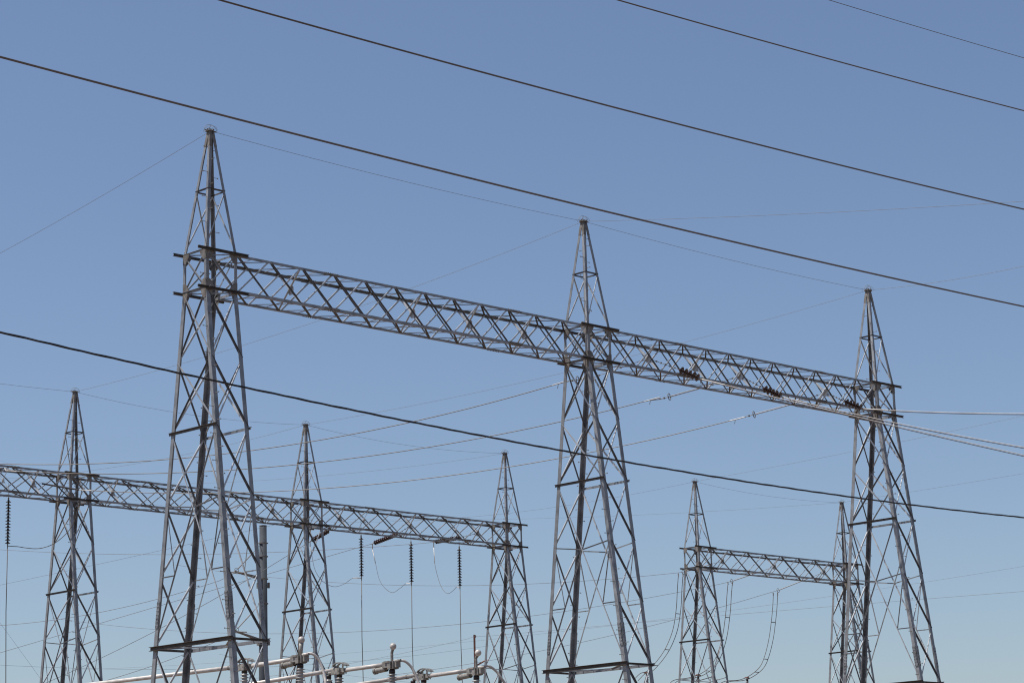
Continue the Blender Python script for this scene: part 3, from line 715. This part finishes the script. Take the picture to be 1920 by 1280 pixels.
# ------------------------------------------------------------------ rust coloured mast
m0 = at_y(889.5, 1200, 47.0)
mast = empty('rusty_mast', (m0.x, m0.y, 0), 'slim rust red mast standing at the rightmost ball-topped switch', 'mast')
zt = at_y(889, 1189, 47.0).z
b = MB(); b.angle((-.05, .03, 0), (-.05, .03, zt), (1, -.8, 0), (.7, .7, 0), .10, .015); b.angle((.05, -.04, 0), (.05, -.04, zt-.02), (-1, .8, 0), (-.7, -.7, 0), .08, .015); b.build('post', RUST, mast)
b = MB(); b.box((.09, 0, zt-.1), (.06, .06, .14)); b.build('clamp', STEEL2, mast)
a0 = at_y(895, 1246, 47)-V((m0.x, m0.y, 0)); a1 = at_y(907, 1239, 46.6)-V((m0.x, m0.y, 0)); a2 = at_y(916, 1236.5, 46.4)-V((m0.x, m0.y, 0))
b = MB(); b.tube([V((0, 0, a0.z-.1)), a0, a1, a2], .05, 8); b.build('arm', RUST, mast, True)
mt = V((m0.x, m0.y, zt-.1))
tw((m0.x, m0.y), (m0.x+2, m0.y-50), [(905, 1195), (1060, 1178), (1160, 1170)], 'faint wire from the rust red mast to the right', start=mt, e1=30, r=.0075, group='thin wires on the rust red mast')
tw((m0.x, m0.y), (m0.x-4, m0.y+50), [(865, 1202), (760, 1222), (640, 1246)], 'faint wire from the rust red mast to the left', start=mt, e1=10, r=.0075, group='thin wires on the rust red mast')

# ------------------------------------------------------------------ tubular bus and disconnect switches along the bottom edge
YS = 9.0
def head_at(px, py): return at_y(px, py, YS)
SWG = 'disconnect switches along the bottom edge'; BUSG = 'white bus tubes along the bottom edge'
sw = [dict(h=(563, 1234), arm=(563, 1203), ball=(565, 1199), tube=[(538, 1238), (474, 1247)], hinge=(460, 1247), bus=[(440, 1250), (420, 1252.5), (180, 1281)], cab=[(567, 1227), (584, 1224.5), (596, 1234), (604, 1250), (609, 1268), (611, 1285)], bent=False, lab='left', ext=8, busx=0),
      dict(h=(735, 1245), arm=(735, 1222), ball=(737, 1211), tube=[(708, 1248), (650, 1255)], hinge=(638, 1254.5), bus=[(617, 1257), (560, 1265), (482, 1280)], cab=[(741, 1238), (757, 1238), (770, 1248), (778, 1262), (785, 1280), (787, 1292)], bent=True, lab='middle', ext=14, busx=0),
      dict(h=(893, 1257), arm=(893, 1232), ball=(896.5, 1223), tube=[(870, 1258), (806, 1266)], hinge=(796, 1265), bus=[(773, 1266.5), (720, 1273), (640, 1287)], cab=[(900, 1248), (916, 1248), (930, 1257), (938, 1268), (948, 1282), (952, 1292)], bent=True, lab='right', ext=14, busx=0)]
for s_i, q in enumerate(sw):
    Hd = head_at(*q['h']); X = Hd.x; org = V((X, YS, 0))
    t = empty('disconnect_switch', org, 'cast jaw with a ball-tipped horn, %s of the three disconnect switches' % q['lab'], 'switch', SWG)
    L = lambda px, py: at_x(px, py, X)-org
    h = Hd-org
    b = MB(); b.box(h+V((0, .22, .0)), (.30, .34, .22)); b.box(h+V((0, -.02, -.03)), (.36, .16, .28)); b.box(h+V((.02, -.22, -.02)), (.22, .22, .2))
    for k in (-1, 1):
        b.box(h+V((k*.18, .1, .1)), (.04, .3, .06)); b.tube([h+V((k*.12, -.2, .12)), h+V((k*.12, -.2, -.16))], .03, 8)
    b.tube([h+V((0, -.12, .10)), h+V((0, -.48, .12))], .05, 10)
    b.build('jaw', CAST, t)
    b = MB(); b.tube([h+V((0, .30, -.13)), h+V((0, .95, -.17))], .105, 16, caps=False); b.tube([h+V((0, .86, -.165)), h+V((0, .97, -.172))], .125, 16, caps=False)
    b.tube([h+V((0, .3, -.13)), h+V((0, .93, -.168))], .06, 12); b.build('jaw_tube', CAST, t, True)
    ar = L(*q['arm']); bl = L(*q['ball'])
    base = h+V((0, 0, .1))
    b = MB()
    if q['bent']: b.tube(smooth_curve([base, base+V((0, .0, .25)), V((base.x, base.y-.0, ar.z-.02)), bl-V((0, 0, .07))], 6), .055, 12)
    else: b.tube([base, bl-V((0, 0, .1))], [.075, .085], 14)
    b.build('horn', CAST, t, True)
    b = MB(); n_ = 12; r = .125
    b.lathe([(r*math.sin(math.pi*k/n_)+1e-4, -r*math.cos(math.pi*k/n_)) for k in range(n_+1)], 20, Matrix.Translation(bl)); b.build('ball', ALU, t, True)
    # blade tube and hinge casting
    p0, p1 = L(*q['tube'][0]), L(*q['tube'][1]); hg = L(*q['hinge']); hg.z = p1.z-.02
    b = MB(); b.tube([p0+V((0, -.25, .02)), p1], .077, 18); b.build('blade', ALU, t, True)
    b = MB(); b.box(hg, (.26, .30, .26)); b.box(hg+V((0, -.3, .02)), (.18, .34, .16)); b.box(hg+V((0, .38, -.02)), (.2, .5, .18))
    b.tube([hg+V((-.2, -.1, .0)), hg+V((.2, -.1, .0))], .05, 8)
    for k in (-1, 1):
        for yy, zz in ((-.42, .25), (-.02, .30), (.34, .24)): b.tube([hg+V((k*.09, yy, .02)), hg+V((k*.09, yy, zz))], .02, 8)
        b.tube([hg+V((k*.17, -.2, -.1)), hg+V((k*.17, -.2, .12))], .03, 8)
    arc = [(-.56, .20), (-.44, .285), (-.22, .335), (0, .345), (.2, .325), (.38, .27), (.48, .20)]
    for (y0, z0), (y1, z1) in zip(arc, arc[1:]):
        for x0, x1 in ((-.14, -.05), (.05, .14)): b.plate([hg+V((x0, y0, z0)), hg+V((x1, y0, z0)), hg+V((x1, y1, z1)), hg+V((x0, y1, z1))], V((0, -(z1-z0), y1-y0)).normalized(), .03)
    b.box(hg+V((0, -.5, .22)), (.3, .05, .05)); b.box(hg+V((0, .42, .22)), (.3, .05, .05))
    b.v = [(x_, hg.y+(y_-hg.y)*.66, hg.z+(z_-hg.z)*.92) for x_, y_, z_ in b.v]
    b.tube([hg+V((0, .3, -.02)), hg+V((0, .62, -.03))], .085, 12)
    b.build('hinge', CAST, t)
    # steel base under the switch
    zb = h.z-1.75
    b = MB(); b.channel((-.1, -.5, zb), (-.1, hg.y+1.4, zb), V((0, 0, 1)), V((-1, 0, 0)), .2, .08); b.channel((.1, -.5, zb), (.1, hg.y+1.4, zb), V((0, 0, 1)), V((1, 0, 0)), .2, .08); b.build('base_channel', STEEL, t)
    # posts
    pg = 'ribbed posts of the bottom edge switches'
    post(Hd-V((0, .0, .32)), 1.3, .10, .18, 13, 'grey ribbed post under the %s ball-topped jaw' % q['lab'], pg, 0)
    post(V((X, YS+hg.y+.05, Hd.z+hg.z-h.z-.21)), 1.3, .095, .165, 12, 'grey ribbed post under the hinge of the %s switch' % q['lab'], pg, 0)
    post(V((X-.05, YS+hg.y+.62, Hd.z+hg.z-h.z-.24)), 1.3, .085, .155, 11, 'darker topped ribbed post beside the hinge of the %s switch' % q['lab'], pg, 0)
    # bus tube beyond the hinge
    bp = [L(*p)+org for p in q['bus']]; d = (bp[-1]-bp[0]).normalized()
    o0 = bp[0]-d*.55
    tb = empty('bus_tube', o0, 'long white bus tube leading left from the %s switch' % q['lab'], 'tube', BUSG)
    b = MB(); b.tube([V((0, 0, 0)), bp[-1]+d*q['ext']-o0], .080, 20); b.build('pipe', ALU, tb, True)
    b = MB(); b.tube([V((0, 0, 0)), d*.35], .100, 16); b.tube([d*.8, d*.9], .092, 16); b.build('coupler', CAST, tb)
    # flexible lead curling down to the right
    pts = [V((X, YS, 0))*0+at_y(px, py, YS-.25-k*.12) for k, (px, py) in enumerate(q['cab'])]
    end = pts[-1]; pts += [end+V((.05, 0, -.6))]
    wire('flexible_lead', smooth_curve([Hd+V((0, -.1, .12))]+pts[1:], 8), .05, ALU, 'thick white flexible lead curling down from the %s jaw' % q['lab'], 'cable', 'flexible leads of the switches', 10)

# steel stand carrying the switches
x_0 = head_at(*sw[0]['h']).x; x_2 = head_at(*sw[2]['h']).x; zS = head_at(*sw[1]['h']).z-1.9
st = empty('switch_stand', ((x_0+x_2)/2, YS+2, 0), 'galvanised steel stand under the disconnect switches, below the picture edge', 'stand')
hwid = (x_2-x_0)/2+.8
for yy in (-1.8, 4.2):
    b = MB(); b.channel((-hwid, yy, zS-.14), (hwid, yy, zS-.14), V((0, 0, 1)), V((0, 1, 0)), .25, .09); b.build('cross_beam', STEEL, st)
    for xx in (-hwid+.3, hwid-.3):
        b = MB(); b.tube([(xx, yy+.05, 0), (xx, yy+.05, zS-.27)], .13, 12); b.build('column', STEEL, st)
index_kids()
